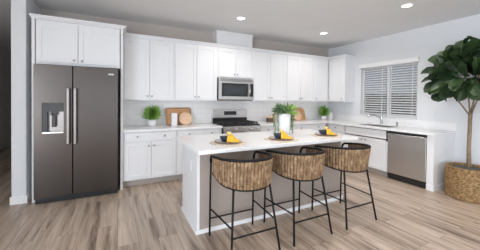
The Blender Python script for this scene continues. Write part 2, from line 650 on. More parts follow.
def upper_pair(a0, a1, label, z0=UZ0, depth=UD):
    mid = (a0 + a1) / 2
    kz = z0 + 0.075
    g = 0.025
    return cabinet('back', 'wall_cabinet', label, 'cabinet', a0, a1, depth, z0, UZ1,
                   [(a0 + g, mid - 0.003, z0 + 0.02, 2.40, mid - 0.035, kz), (mid + 0.003, a1 - g, z0 + 0.02, 2.40, mid + 0.035, kz)],
                   group='white wall cabinets')


upper_pair(-4.975, -4.145, 'white two door wall cabinet next to the refrigerator, above the bright green potted herb')
upper_pair(-4.144, -3.312, 'white two door wall cabinet directly left of the microwave, above the wooden tray')
upper_pair(-3.311, -2.531, 'short white two door wall cabinet sitting on top of the microwave', z0=1.832)
upper_pair(-2.530, -1.650, 'white two door wall cabinet directly right of the microwave')
upper_pair(-1.649, -0.825, 'white two door wall cabinet above the arched wooden cutting board')
cabinet('back', 'wall_cabinet', 'narrow white single door wall cabinet beside the inner corner', 'cabinet', -0.824, -0.36, UD, UZ0, UZ1,
        [(-0.80, -0.372, UZ0 + 0.02, 2.40, -0.765, UZ0 + 0.075)], group='white wall cabinets')
cabinet('right', 'wall_cabinet', 'white single door corner wall cabinet on the window wall above the small potted plant', 'cabinet', -0.825, -0.005, UD, UZ0, UZ1,
        [(-0.80, -0.372, UZ0 + 0.02, 2.40, -0.765, UZ0 + 0.075)], group='white wall cabinets')


cr = MB()
for zb, zt, o in ((2.4255, 2.447, 0.020), (2.447, 2.462, 0.036), (2.462, 2.4775, 0.052)):
    cr.box(-4.965, 0.0 - 0.002, -UD - o, -UD - 0.0 + 0.02, zb, zt, 0.002)
    cr.box(-UD - o, -UD + 0.02, -0.825 - o * 0.5, -UD - o, zb, zt, 0.002)
    cr.box(-UD + 0.02, -0.002, -0.825 - o * 0.5, -0.825 + 0.03, zb, zt, 0.002)
tag(cr.build('crown_molding', W_PAINT), 'white crown molding along the tops of the wall cabinets from the refrigerator to the corner', 'molding')

# refrigerator enclosure
enc = thing('refrigerator_cabinet', 'white cabinet with two short doors and side panels enclosing the refrigerator', 'cabinet', (-5.52, -0.34, 0))
MB().box(-6.03, -5.018, -0.655, -0.004, 1.855, UZ1 + 0.02).build('cabinet_body', W_PAINT, enc)
for x0, x1 in ((-6.068, -6.034), (-5.012, -4.980)):
    MB().box(x0, x1, -0.68, -0.004, 0.0, UZ1 + 0.02, 0.002).build('side_panel', W_PAINT, enc)
for x0, x1, k in ((-6.022, -5.556, -5.60), (-5.55, -5.03, -5.505)):
    d = shaker('back', x0, x1, 0.657, 1.885, 2.40, 0.062).build('door', W_PAINT, enc)
    knob_at('back', k, 0.677, 1.925, d)
ec = MB()
for zb, zt, o in ((2.4455, 2.46, 0.010), (2.46, 2.478, 0.028), (2.478, 2.496, 0.045)):
    ec.box(-6.068 - o * 0.3, -4.980 + o, -0.68 - o, -0.41, zb, zt, 0.002)
    ec.box(-6.068 - o * 0.3, -4.980, -0.41, -0.004, zb, zt)
ec.build('crown', W_PAINT, enc)

# base cabinets, back wall
BD = 0.61
BZ = 0.872


def base_pair(a0, a1, label, toe=0.105):
    mid = (a0 + a1) / 2
    w = a1 - a0
    return cabinet('back', 'base_cabinet', label, 'cabinet', a0, a1, BD, 0, BZ,
                   [(a0 + 0.022, mid - 0.003, 0.125, 0.705, mid - 0.04, 0.645), (mid + 0.003, a1 - 0.022, 0.125, 0.705, mid + 0.04, 0.645)],
                   [(a0 + 0.022, a1 - 0.022, 0.725, 0.858, [a0 + w * 0.25, a0 + w * 0.75], 0.797)], group='white base cabinets', toe=toe)


base_pair(-4.978, -4.145, 'white base cabinet with a two knob drawer, standing beside the refrigerator')
base_pair(-4.144, -3.325, 'white base cabinet directly left of the range, half hidden by the island')
base_pair(-2.514, -1.70, 'white base cabinet directly right of the range, behind the island')
base_pair(-1.699, -0.70, 'white base cabinet on the back wall nearest the inner corner')
# base cabinets on the window wall
RD = 0.64
cabinet('right', 'base_cabinet', 'white corner base cabinet with one door left of the sink cabinet', 'cabinet', -1.115, -0.004, RD, 0, BZ,
        [(-1.09, -0.66, 0.125, 0.705, -1.05, 0.645)], [(-1.09, -0.66, 0.725, 0.858, [-0.875], 0.797)], group='white base cabinets', toe=0.105)
cabinet('right', 'base_cabinet', 'white sink base cabinet with two doors left of the dishwasher', 'cabinet', -2.045, -1.116, RD, 0, 0.66,
        [(-2.02, -1.585, 0.125, 0.685, -1.62, 0.64), (-1.578, -1.14, 0.125, 0.685, -1.54, 0.64)],
        [(-2.02, -1.14, 0.705, 0.858, [], 0.797)], group='white base cabinets', toe=0.105)
ep = MB().box(-RD - 0.02, -0.004, -2.78, -2.685, 0.0, BZ)
ep.box(-RD - 0.028, -0.004, -2.79, -2.685, 0.0, 0.09, 0.003)
tag(ep.build('end_panel', W_PAINT), 'white end panel closing the counter run right of the dishwasher', 'panel')

# counters
CT0, CT1 = 0.874, 0.91
tag(MB().box(-4.979, -3.318, -0.65, -0.014, CT0, CT1, 0.004).build('countertop', QUARTZ), 'white stone countertop between refrigerator and range', 'countertop', )
c2 = MB()
CX = -0.70
c2.box(-2.515, -0.002, -0.65, -0.014, CT0, CT1, 0.003)
SX0, SX1, SY0, SY1 = -0.54, -0.16, -2.0, -1.27
c2.box(CX, -0.002, SY1, -0.65, CT0, CT1, 0.003)
c2.box(CX, SX0, SY0, SY1, CT0, CT1)
c2.box(SX1, -0.002, SY0, SY1, CT0, CT1)
c2.box(CX, -0.002, -2.80, SY0, CT0, CT1, 0.003)
c2.box(-0.022, -0.002, -2.80, -0.014, CT1, 1.052, 0.002)
tag(c2.build('countertop', QUARTZ), 'white stone L shaped countertop running from the range along the window to the end panel', 'countertop')
sk = MB()
sk.box(SX0 - 0.0, SX0 + 0.012, SY0, SY1, 0.70, CT1 - 0.006)
sk.box(SX1 - 0.012, SX1, SY0, SY1, 0.70, CT1 - 0.006)
sk.box(SX0 + 0.012, SX1 - 0.012, SY0, SY0 + 0.012, 0.70, CT1 - 0.006)
sk.box(SX0 + 0.012, SX1 - 0.012, SY1 - 0.012, SY1, 0.70, CT1 - 0.006)
sk.box(SX0, SX1, SY0, SY1, 0.685, 0.70)
tag(sk.build('sink', STEEL), 'stainless undermount sink below the window', 'sink')

fa = thing('faucet', 'chrome kitchen faucet with pull out spout behind the sink', 'faucet', (-0.115, -1.58, CT1))
MB().lathe(-0.115, -1.58, [(0, CT1), (0.028, CT1), (0.027, CT1 + 0.012), (0.022, CT1 + 0.02), (0.021, CT1 + 0.15), (0.018, CT1 + 0.175), (0, CT1 + 0.18)], 16).build('faucet_body', CHROME, fa)
MB().tube([(-0.115, -1.58, CT1 + 0.10), (-0.17, -1.55, CT1 + 0.165), (-0.26, -1.50, CT1 + 0.20), (-0.33, -1.46, CT1 + 0.195), (-0.36, -1.44, CT1 + 0.16)], [0.016, 0.015, 0.016, 0.018, 0.018], 10).build('spout', CHROME, fa)
MB().tube([(-0.115, -1.58, CT1 + 0.17), (-0.105, -1.585, CT1 + 0.20), (-0.075, -1.60, CT1 + 0.26)], [0.014, 0.010, 0.008], 8).build('lever_handle', CHROME, fa)
sd = MB().lathe(-0.12, -1.90, [(0, CT1), (0.02, CT1), (0.018, CT1 + 0.01), (0.013, CT1 + 0.015), (0.013, CT1 + 0.06), (0.017, CT1 + 0.062), (0.015, CT1 + 0.078), (0, CT1 + 0.08)], 14)
sd.tube([(-0.12, -1.90, CT1 + 0.068), (-0.175, -1.90, CT1 + 0.064)], 0.006, 8)
tag(sd.build('soap_dispenser', NICKEL), 'small metal soap dispenser on the counter right of the faucet', 'dispenser')

# ------------------------------------------------------------------ refrigerator
rf = thing('refrigerator', 'dark stainless side by side refrigerator with water dispenser', 'refrigerator', (-5.53, -0.42, 0))
MB().box(-6.018, -5.045, -0.72, -0.03, 0.02, 1.835, 0.004).build('refrigerator_body', GREYP, rf)
FY0, FY1 = -0.80, -0.724
dl = MB()
X0, X1, DX0, DX1, DZ0, DZ1 = -6.02, -5.607, -5.935, -5.70, 0.925, 1.335
dl.box(X0, DX0, FY0, FY1, 0.075, 1.835).box(DX1, X1, FY0, FY1, 0.075, 1.835)
dl.box(DX0, DX1, FY0, FY1, 0.075, DZ0).box(DX0, DX1, FY0, FY1, DZ1, 1.835)
do = dl.build('door', DSTEEL, rf)
dp = MB().box(DX0 + 0.001, DX1 - 0.001, FY0 + 0.005, FY0 + 0.02, 1.215, DZ1 - 0.001)
dp.box(DX0 + 0.001, DX0 + 0.055, FY0 + 0.01, FY1 - 0.01, DZ0 + 0.001, 1.215)
dp.build('dispenser_panel', GREYP, do)
MB().box(DX0 + 0.055, DX1 - 0.001, FY1 - 0.012, FY1 - 0.002, DZ0 + 0.001, 1.215).build('dispenser_recess', FHAND, do)
MB().box(DX0 + 0.10, DX0 + 0.145, FY0 + 0.012, FY0 + 0.03, 1.01, 1.19, 0.006).box(DX0 + 0.085, DX0 + 0.16, FY0 + 0.012, FY1 - 0.014, 1.17, 1.21).build('dispenser_paddle', GREYP, do)
MB().box(DX0 + 0.002, DX1 - 0.002, FY0 - 0.004, FY1 - 0.014, DZ0 + 0.001, DZ0 + 0.024, 0.003).build('drip_tray', STEEL, do)
dr = MB().box(-5.596, -5.048, FY0, FY1, 0.075, 1.835, 0.004).build('door', DSTEEL, rf)
lg = MB()
# small raised maker's plate with light strokes
lg.box(-5.172, -5.102, FY0 - 0.002, FY0 + 0.001, 1.735, 1.757)
lg.build('badge', LETTER, dr)
for x, par in ((-5.647, do), (-5.568, dr)):
    hb = MB().box(x - 0.020, x + 0.020, FY0 - 0.062, FY0 - 0.038, 0.775, 1.535, 0.009)
    hb.box(x - 0.014, x + 0.014, FY0 - 0.04, FY0, 1.46, 1.50, 0.003).box(x - 0.014, x + 0.014, FY0 - 0.04, FY0, 0.81, 0.85, 0.003)
    hb.build('handle', FHAND, par)
gr = MB().box(-6.01, -5.05, -0.785, -0.72, 0.008, 0.068, 0.003)
for k in range(3):
    gr.box(-5.98, -5.08, -0.792, -0.785, 0.018 + k * 0.016, 0.026 + k * 0.016)
gr.build('base_grille', BLACK, rf)
for x in (-5.96, -5.10):
    MB().lathe(x, -0.70, [(0, 0), (0.022, 0), (0.022, 0.022), (0, 0.022)], 12).build('levelling_foot', BLACK, rf)

# ------------------------------------------------------------------ microwave
mw = thing('microwave', 'stainless over the range microwave under the short cabinet', 'microwave', (-2.92, -0.2, 1.385))
MX0, MX1, MZ0, MZ1 = -3.305, -2.537, 1.395, 1.826
MB().box(MX0, MX1, -0.38, -0.016, MZ0, MZ1, 0.003).build('microwave_body', BLACK, mw)
md = MB().box(MX0 + 0.002, MX1 - 0.002, -0.405, -0.38, MZ0 + 0.005, MZ1 - 0.002, 0.004).build('front_panel', STEEL, mw)
MB().box(MX0 + 0.06, MX1 - 0.13, -0.4085, -0.405, MZ0 + 0.07, MZ1 - 0.10, 0.001).build('window_surround', BLACK, mw)
MB().box(MX0 + 0.10, MX1 - 0.175, -0.410, -0.4085, MZ0 + 0.105, MZ1 - 0.145).build('window_glass', GLASSB, mw)
MB().box(MX1 - 0.085, MX1 - 0.006, -0.4085, -0.405, MZ0 + 0.07, MZ1 - 0.10, 0.001).build('control_panel', BLACK, mw)
vt = MB()
for k in range(3):
    vt.box(MX0 + 0.03, MX1 - 0.03, -0.407, -0.405, MZ1 - 0.028 - k * 0.018, MZ1 - 0.020 - k * 0.018)
vt.build('vent_slots', GREYP, mw)
MB().tube([(MX1 - 0.107, -0.405, MZ0 + 0.085), (MX1 - 0.107, -0.438, MZ0 + 0.11), (MX1 - 0.107, -0.448, MZ0 + 0.19), (MX1 - 0.107, -0.438, MZ1 - 0.145), (MX1 - 0.107, -0.405, MZ1 - 0.12)], 0.012, 10).build('handle', HANDLE, mw)

# ------------------------------------------------------------------ range
ra = thing('range', 'stainless gas range with black cooktop behind the island', 'range', (-2.93, -0.34, 0))
RX0, RX1 = -3.312, -2.520
MB().box(RX0, RX1, -0.64, -0.02, 0.03, 0.90, 0.003).build('range_body', BLACK, ra)
MB().box(RX0, RX1, -0.655, -0.09, 0.90, 0.925, 0.004).build('cooktop', IRON, ra)
bk = MB().box(RX0, RX1, -0.085, -0.018, 0.925, 1.19, 0.006)
bg_ = bk.build('back_guard', STEEL, ra)
MB().box(RX0, RX1, -0.10, -0.0855, 0.926, 1.02, 0.002).build('back_guard_base', BLACK, ra)
MB().box(-3.06, -2.77, -0.0895, -0.0855, 1.075, 1.155, 0.001).build('display', DISPL, bg_)
for x0 in (RX0 + 0.02, RX0 + 0.275, RX0 + 0.53):
    x1 = x0 + 0.225
    gm = MB()
    for yy in (-0.63, -0.38, -0.125):
        gm.box(x0, x1, yy - 0.009, yy + 0.009, 0.95, 0.966, 0.002)
    for k in range(5):
        xx = x0 + 0.009 + k * (x1 - x0 - 0.018) / 4
        gm.box(xx - 0.008, xx + 0.008, -0.63, -0.125, 0.95, 0.966, 0.002)
    for xx in (x0 + 0.012, x1 - 0.012):
        for yy in (-0.62, -0.135):
            gm.box(xx - 0.009, xx + 0.009, yy - 0.009, yy + 0.009, 0.925, 0.952)
    gm.build('burner_grate', IRON, ra)
for xx in (RX0 + 0.13, RX1 - 0.13):
    for yy in (-0.50, -0.24):
        MB().lathe(xx, yy, [(0, 0.925), (0.045, 0.925), (0.045, 0.935), (0.03, 0.944), (0, 0.945)], 16).build('burner_cap', IRON, ra)
MB().box(RX0, RX1, -0.70, -0.642, 0.80, 0.898, 0.005).build('control_panel', STEEL, ra)
for k in range(5):
    xx = RX0 + 0.09 + k * (RX1 - RX0 - 0.18) / 4
    MB().tube([(xx, -0.70, 0.85), (xx, -0.722, 0.85), (xx, -0.735, 0.85)], [0.026, 0.024, 0.02], 14).build('control_knob', HANDLE, ra)
od = MB().box(RX0 + 0.003, RX1 - 0.003, -0.69, -0.642, 0.24, 0.79, 0.005).build('oven_door', STEEL, ra)
MB().box(RX0 + 0.12, RX1 - 0.12, -0.693, -0.69, 0.36, 0.66).build('oven_window', GLASSB, od)
MB().tube([(RX0 + 0.05, -0.735, 0.745), (RX1 - 0.05, -0.735, 0.745)], 0.012, 10).box(RX0 + 0.06, RX0 + 0.085, -0.735, -0.69, 0.735, 0.755).box(RX1 - 0.085, RX1 - 0.06, -0.735, -0.69, 0.735, 0.755).build('oven_handle', HANDLE, od)
MB().box(RX0 + 0.003, RX1 - 0.003, -0.685, -0.642, 0.06, 0.23, 0.004).build('drawer', STEEL, ra)
for xx in (RX0 + 0.05, RX1 - 0.05):
    for yy in (-0.6, -0.08):
        MB().lathe(xx, yy, [(0, 0), (0.02, 0), (0.02, 0.03), (0, 0.03)], 10).build('levelling_foot', BLACK, ra)

# ------------------------------------------------------------------ dishwasher
dw = thing('dishwasher', 'stainless dishwasher under the counter right of the sink', 'dishwasher', (-0.33, -2.365, 0))
MB().box(-0.62, -0.03, -2.68, -2.05, 0.10, 0.868).build('dishwasher_body', BLACK, dw)
dd = MB().box(-0.665, -0.62, -2.675, -2.058, 0.115, 0.80, 0.004).build('door', STEEL, dw)
MB().box(-0.650, -0.62, -2.675, -2.058, 0.803, 0.866).build('handle_recess', BLACK, dw)
MB().box(-0.668, -0.640, -2.675, -2.058, 0.795, 0.826, 0.004).build('pocket_handle', HANDLE, dw)
MB().box(-0.60, -0.03, -2.678, -2.052, 0.0, 0.098).box(-0.64, -0.60, -2.678, -2.052, 0.012, 0.112).build('toe_kick', BLACK, dw)

# ------------------------------------------------------------------ island
IX0, IX1, IY0, IY1 = -4.316, -2.19, -2.36, -1.73
isl = thing('kitchen_island', 'white kitchen island base with plain end and seating side', 'island', ((IX0 + IX1) / 2, (IY0 + IY1) / 2, 0))
MB().box(IX0 + 0.03, IX1 - 0.03, IY0 + 0.012, IY1, 0.0, 0.87).build('cabinet_body', W_PAINT, isl)
for x0, x1 in ((IX0, IX0 + 0.029), (IX1 - 0.029, IX1)):
    MB().box(x0, x1, IY0, IY1, 0.0, 0.87, 0.002).build('end_panel', W_PAINT, isl)
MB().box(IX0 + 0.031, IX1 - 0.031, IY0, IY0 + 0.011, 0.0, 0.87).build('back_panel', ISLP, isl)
bb = MB()
bb.box(IX0 - 0.012, IX1 + 0.012, IY0 - 0.013, IY0 - 0.001, 0, 0.045, 0.003)
bb.box(IX0 - 0.013, IX0 - 0.001, IY0 - 0.001, IY1, 0, 0.045, 0.003)
bb.box(IX1 + 0.001, IX1 + 0.013, IY0 - 0.001, IY1, 0, 0.045, 0.003)
bb.build('baseboard', TRIMW, isl)
tag(MB().box(-4.365, -2.13, -2.567, -1.57, 0.872, 0.91, 0.004).build('island_countertop', QUARTZ), 'thick white stone countertop on the kitchen island', 'countertop')
ot = thing('wall_outlet', 'white outlet plate on the end of the island', 'outlet', (IX0 - 0.004, -2.10, 0.64))
MB().box(IX0 - 0.006, IX0 - 0.0005, -2.135, -2.065, 0.60, 0.715, 0.002).build('cover_plate', CERAM, ot)
for z in (0.632, 0.683):
    MB().box(IX0 - 0.008, IX0 - 0.006, -2.117, -2.083, z - 0.016, z + 0.016, 0.001).build('socket', TRIMW, ot)
sw = thing('light_switch', 'white switch plate on the window wall above the counter end', 'switch', (-0.003, -2.45, 1.2))
MB().box(-0.007, -0.0005, -2.488, -2.412, 1.14, 1.26, 0.002).build('cover_plate', CERAM, sw)
MB().box(-0.011, -0.007, -2.468, -2.432, 1.165, 1.235, 0.002).build('rocker', TRIMW, sw)


# ------------------------------------------------------------------ bar stools (local coordinates: front +y towards the island)
def stool_point(f, z):
    """plan of the stool at height z: straight arm - elliptical back - straight arm, f in [0, 1]"""
    k = (z - 0.60) / 0.29
    hw = 0.248 + 0.017 * k
    yc = 0.02
    dep = 0.265 + 0.040 * k
    yf = 0.195
    arm = yf - yc
    arc = 0.66
    tot = 2 * arm + arc
    d = f * tot
    if d < arm:
        return (-hw, yf - d)
    if d > arm + arc:
        return (hw, yc + (d - arm - arc))
    a = PI + PI * (d - arm) / arc
    n = 2.1
    c, s_ = math.cos(a), math.sin(a)
    return (math.copysign(abs(c) ** (2 / n), c) * hw, yc - abs(s_) ** (2 / n) * dep)


def rail_z(f):
    # the arms sit a little lower than the back
    return 0.830 + 0.045 * math.sin(PI * min(1, max(0, f)))


def ring_z(f):
    # the lower edge rises a little towards the two front legs
    return 0.602 + 0.055 * abs(2 * f - 1) ** 2.2


st = thing('bar_stool', '', 'bar stool', (0, 0, 0), 0, 'woven bar stools along the island')
# woven back: vertical rope bundles with little horizontal wraps
wb = MB()
NR, NZ, SUB = 36, 18, 5
grid = []
NC = NR * SUB
for i in range(NC + 1):
    f = 0.045 + 0.91 * i / NC
    col = []
    for j in range(NZ + 1):
        w = j / NZ
        z0_ = ring_z(f) + 0.008
        z = z0_ + (rail_z(f) - 0.012 - z0_) * w
        x, y = stool_point(f, z)
        x2, y2 = stool_point(min(1, f + 0.004), z)
        x1, y1 = stool_point(max(0, f - 0.004), z)
        nx, ny = (y2 - y1), -(x2 - x1)
        l = math.hypot(nx, ny) or 1
        rope = (i % SUB) / SUB
        bulge = (-0.008, 0.002, 0.007, 0.007, 0.002)[i % SUB] + 0.003 * math.sin(j * PI + (i // SUB) * PI)
        col.append(wb.bm.verts.new((x - nx / l * -bulge, y - ny / l * -bulge, z)))
    grid.append(col)
for i in range(NC):
    for j in range(NZ):
        fc = wb.bm.faces.new((grid[i][j], grid[i + 1][j], grid[i + 1][j + 1], grid[i][j + 1]))
        fc.smooth = True
        fc.material_index = 1 if i % SUB == 4 else 0
wo = wb.build('woven_back', [WICKER, WICKD], st, local=True, recalc=False)
sm = wo.modifiers.new('thickness', 'SOLIDIFY')
sm.thickness = 0.012
sm.offset = 0
# top rail with the two front legs bending into it
pts = []
for f in [i / 48 for i in range(49)]:
    z = rail_z(f)
    x, y = stool_point(f, z)
    pts.append((x, y, z))
MB().tube([(-0.252, 0.247, 0.755), (-0.2535, 0.246, 0.782), (-0.256, 0.237, 0.808), (-0.259, 0.220, 0.824)] + pts + [(0.259, 0.220, 0.824), (0.256, 0.237, 0.808), (0.2535, 0.246, 0.782), (0.252, 0.247, 0.755)], 0.0135, 8).build('top_rail', BMETAL, st, local=True)
# seat ring all round
ring = []
for i in range(33):
    x, y = stool_point(i / 32, 0.60)
    ring.append((x, y, ring_z(i / 32)))
ring += [(0.235, 0.228, 0.655), (0.20, 0.24, 0.653), (-0.20, 0.24, 0.653), (-0.235, 0.228, 0.655)]
MB().tube(ring, 0.011, 8, closed=True).build('seat_ring', BMETAL, st, local=True)
sp = MB()
top = [sp.bm.verts.new((x * 0.95, y * 0.95, z + 0.012)) for x, y, z in ring]
bot = [sp.bm.verts.new((x * 0.95, y * 0.95, z - 0.004)) for x, y, z in ring]
ct = sp.bm.verts.new((0, 0, 0.642))
cb = sp.bm.verts.new((0, 0, 0.622))
n = len(ring)
for k in range(n):
    k2 = (k + 1) % n
    sp.bm.faces.new((top[k], top[k2], ct)); sp.bm.faces.new((bot[k2], bot[k], cb)); sp.bm.faces.new((top[k], bot[k], bot[k2], top[k2]))
sp.build('seat', SEATW, st, local=True)
LEGR = 0.0105
legf = {}
for s in (-1, 1):
    MB().tube([(s * 0.255, 0.262, 0.0), (s * 0.254, 0.252, 0.60), (s * 0.252, 0.247, 0.76)], LEGR, 8).build('leg', BMETAL, st, local=True)
    MB().tube([(s * 0.250, -0.262, 0.0), (s * 0.190, -0.165, 0.606)], LEGR, 8).build('leg', BMETAL, st, local=True)


def rear_at(z, s):
    k = z / 0.606
    return (s * (0.250 - 0.060 * k), -0.262 + 0.097 * k, z)


MB().tube([(-0.255, 0.259, 0.175), (0.255, 0.259, 0.175)], 0.008, 8).build('footrest', BMETAL, st, local=True)
MB().tube([rear_at(0.205, -1), rear_at(0.205, 1)], 0.008, 8).build('stretcher', BMETAL, st, local=True)
for s in (-1, 1):
    MB().tube([(s * 0.255, 0.257, 0.28), rear_at(0.28, s)], 0.008, 8).build('stretcher', BMETAL, st, local=True)
SY = -2.69
st.location = (-3.945, SY, 0)
st['label'] = 'woven bar stool with black metal legs at the left end of the island'
dup(st, (-3.285, SY - 0.01, 0), 'middle of the three woven bar stools along the island')
dup(st, (-2.57, SY - 0.02, 0), 'woven bar stool with black metal legs at the right end of the island')

# ------------------------------------------------------------------ place settings on the island
TOP = 0.9105


def setting(px, py, where, rz):
    ang = [0]
    pm = MB()
    NS = 72
    pm.lathe(px, py, [(0, TOP), (0.205, TOP), (0.207, TOP + 0.003), (0.20, TOP + 0.006)] + [(0.20 - 0.025 * k, TOP + 0.006 + 0.0015 * (k % 2)) for k in range(1, 8)] + [(0, TOP + 0.006)], NS,
             fn=lambda a, i: 1 + (0.03 * math.sin(a * 18) if i in (1, 2, 3) else 0))
    tag(pm.build('placemat', MATW), 'round woven placemat ' + where, 'placemat', 'round placemats on the island')
    z = TOP + 0.0085
    pl = thing('plate', 'white dinner plate with brown rim ' + where, 'plate', (px, py, z), 0, 'plates on the island')
    MB().lathe(px, py, [(0, z), (0.075, z), (0.10, z + 0.004), (0.147, z + 0.014), (0.148, z + 0.016), (0.09, z + 0.008), (0.072, z + 0.005), (0, z + 0.005)], 40).build('plate_body', CERAM, pl)
    MB().tube([(px + 0.148 * math.cos(2 * PI * k / 40), py + 0.148 * math.sin(2 * PI * k / 40), z + 0.0155) for k in range(40)], 0.0028, 6, closed=True).build('rim', RUST, pl)
    z2 = z + 0.0055
    c, s_ = math.cos(rz), math.sin(rz)

    def W(u, v_):
        return px + u * c - v_ * s_, py + u * s_ + v_ * c
    bx, by = W(-0.022, 0.0)
    bw = MB().lathe(bx, by, [(0, z2), (0.045, z2), (0.052, z2 + 0.006), (0.078, z2 + 0.055), (0.079, z2 + 0.058), (0.074, z2 + 0.055), (0.048, z2 + 0.010), (0, z2 + 0.008)], 32)
    tag(bw.build('bowl', NAVY), 'dark navy bowl on the plate ' + where, 'bowl', 'navy bowls on the island')
    nk = thing('napkin', 'mustard yellow napkin draped over the navy bowl ' + where, 'napkin', (px, py, z2), 0, 'yellow napkins on the island')
    # folded cloth rolling over the bowl's near right side down to the plate
    cl = MB()
    NU, NV = 14, 10
    gridv = []
    for i in range(NU + 1):
        t = i / NU
        row = []
        for j in range(NV + 1):
            q = j / NV - 0.5
            u = 0.0 + 0.132 * t
            hgt = 0.071 if t < 0.45 else 0.071 - 0.058 * ((t - 0.45) / 0.55) ** 1.4
            vv = q * (0.19 - 0.03 * t) - 0.028 * (1 - t)
            edge = abs(q) * 2
            hz = hgt * (1 - 0.50 * max(0, edge - 0.55) / 0.45) + 0.005 * math.sin(q * 20 + t * 4)
            rr = math.hypot(u + 0.022, vv)
            if rr > 0.083:
                hz = min(hz, max(0.015, 0.066 - (rr - 0.083) * 1.5))
            else:
                hz = max(hz, 0.063)
            X, Y = W(u, vv)
            row.append(cl.bm.verts.new((X, Y, z2 + hz + 0.004)))
        gridv.append(row)
    for i in range(NU):
        for j in range(NV):
            fc = cl.bm.faces.new((gridv[i][j], gridv[i + 1][j], gridv[i + 1][j + 1], gridv[i][j + 1]))
            fc.smooth = True
    o = cl.build('cloth', YELLOW, nk)
    md_ = o.modifiers.new('thickness', 'SOLIDIFY')
    md_.thickness = 0.006
    # upright fan of the napkin's folded end
    fan = MB()
    for k in range(5):
        a = (k - 2) * 0.26
        x0, y0 = W(0.004, 0.03)
        fan.leaf((x0, y0, z2 + 0.066), (math.sin(a) * c, math.sin(a) * s_, math.cos(a)), (-s_ + 0.2 * (k % 2), c, 0), 0.045, 0.030, 0.05, 0.25, nu=5)
    o = fan.build('folded_fan', PALEY, nk)
    md_ = o.modifiers.new('thickness', 'SOLIDIFY')
    md_.thickness = 0.003


setting(-3.93, -2.27, 'at the left stool', -0.55)
setting(-3.23, -2.32, 'at the middle stool', -0.65)
setting(-2.43, -2.28, 'at the right stool', -0.7)

# ------------------------------------------------------------------ vase with trailing plant
vx, vy = -2.925, -1.95
va = MB().lathe(vx, vy, [(0, TOP), (0.080, TOP), (0.092, TOP + 0.01), (0.100, TOP + 0.12), (0.103, TOP + 0.27), (0.101, TOP + 0.30), (0.090, TOP + 0.305), (0.090, TOP + 0.26), (0, TOP + 0.26)], 36)
tag(va.build('vase', CERAM), 'tall plain white vase on the island holding a trailing plant', 'vase')
tp = thing('trailing_plant', 'leafy green plant spilling over the white vase on the island', 'plant', (vx, vy, TOP + 0.30))
rnd = random.Random(3)
bush = MB()
stems = MB()
for i in range(260):
    a = rnd.uniform(0, 2 * PI)
    el = rnd.uniform(0.15, 1.45)
    rr = rnd.uniform(0.02, 0.10)
    px, py = vx + 0.02 + rr * math.cos(a), vy + rr * math.sin(a)
    d = Vector((math.cos(a) * math.cos(el), math.sin(a) * math.cos(el), math.sin(el)))
    L_ = rnd.uniform(0.07, 0.14)
    b0 = Vector((px, py, TOP + 0.30 + rnd.uniform(-0.01, 0.05)))
    bright = 1 if (px - vx) > 0.03 + rnd.uniform(-0.05, 0.05) else 0
    bush.leaf(b0, d, (rnd.uniform(-1, 1), rnd.uniform(-1, 1), 1), L_, 0.028, 0.35, 0.1, mi=bright, nu=4)
# trailing strands left and right
for (dx, dy, ln) in ((-0.13, 0.02, 0.30), (-0.125, -0.04, 0.27), (-0.12, 0.06, 0.20), (0.125, -0.05, 0.30), (0.145, 0.0, 0.27), (0.175, 0.02, 0.22), (0.20, 0.02, 0.17), (0.11, 0.09, 0.22)):
    p0 = Vector((vx + dx * 0.4, vy + dy * 0.4, TOP + 0.315))
    p1 = Vector((vx + dx * 0.92, vy + dy, TOP + 0.33))
    path = [p0, p1] + [Vector((vx + dx * (1 + 0.06 * math.sin(k)), vy + dy, TOP + 0.32 - ln * k / 6)) for k in range(1, 7)]
    stems.tube(path, 0.0022, 5)
    for k in range(1, len(path)):
        for q in range(4):
            pp = path[k - 1].lerp(path[k], q / 4)
            a = rnd.uniform(0, 2 * PI)
            bush.leaf(pp, (math.cos(a), math.sin(a), -0.8), (0, 0, 1), 0.034, 0.018, 0.2, 0.1, mi=0, nu=3)
bush.build('foliage', [SAGE, HERB], tp, recalc=False)
stems.build('stems', SAGE, tp)


# ------------------------------------------------------------------ things on the back counter
def potted(name, px, py, pot_label, plant_label, r, hp, hl, spread, nleaf, seed, wid):
    p = MB().lathe(px, py, [(0, TOP), (r * 0.75, TOP), (r * 0.86, TOP + 0.01), (r, TOP + hp), (r * 0.9, TOP + hp), (r * 0.86, TOP + hp - 0.02), (0, TOP + hp - 0.02)], 28)
    tag(p.build('plant_pot', CERAM), pot_label, 'pot')
    rn = random.Random(seed)
    mb = MB()
    for i in range(nleaf):
        a = rn.uniform(0, 2 * PI)
        q = rn.uniform(0, 1) ** 0.7
        ln = hl * rn.uniform(0.22, 0.42)
        z0 = TOP + hp - 0.005 + rn.uniform(0, 0.68) * hl * (1 - 0.35 * q)
        rad = spread * q * 0.68
        b0 = Vector((px + rad * math.cos(a), py + rad * math.sin(a), z0))
        el = 1.4 - 0.85 * q * rn.uniform(0.5, 1.2)
        d = (math.cos(a) * math.cos(el), math.sin(a) * math.cos(el), math.sin(el))
        mb.leaf(b0, d, (math.cos(a + 1), math.sin(a + 1), 0.6), ln, wid, 0.3, 0.1, nu=4)
    st_ = MB()
    for i in range(8):
        a = i * PI / 4
        st_.tube([(px + 0.02 * math.cos(a), py + 0.02 * math.sin(a), TOP + hp - 0.019), (px + spread * 0.3 * math.cos(a), py + spread * 0.3 * math.sin(a), TOP + hp + hl * 0.5)], 0.002, 5)
    t = thing(name, plant_label, 'plant', (px, py, TOP + hp - 0.02))
    mb.build('foliage', HERB, t, recalc=False)
    st_.build('stems', HERB, t)


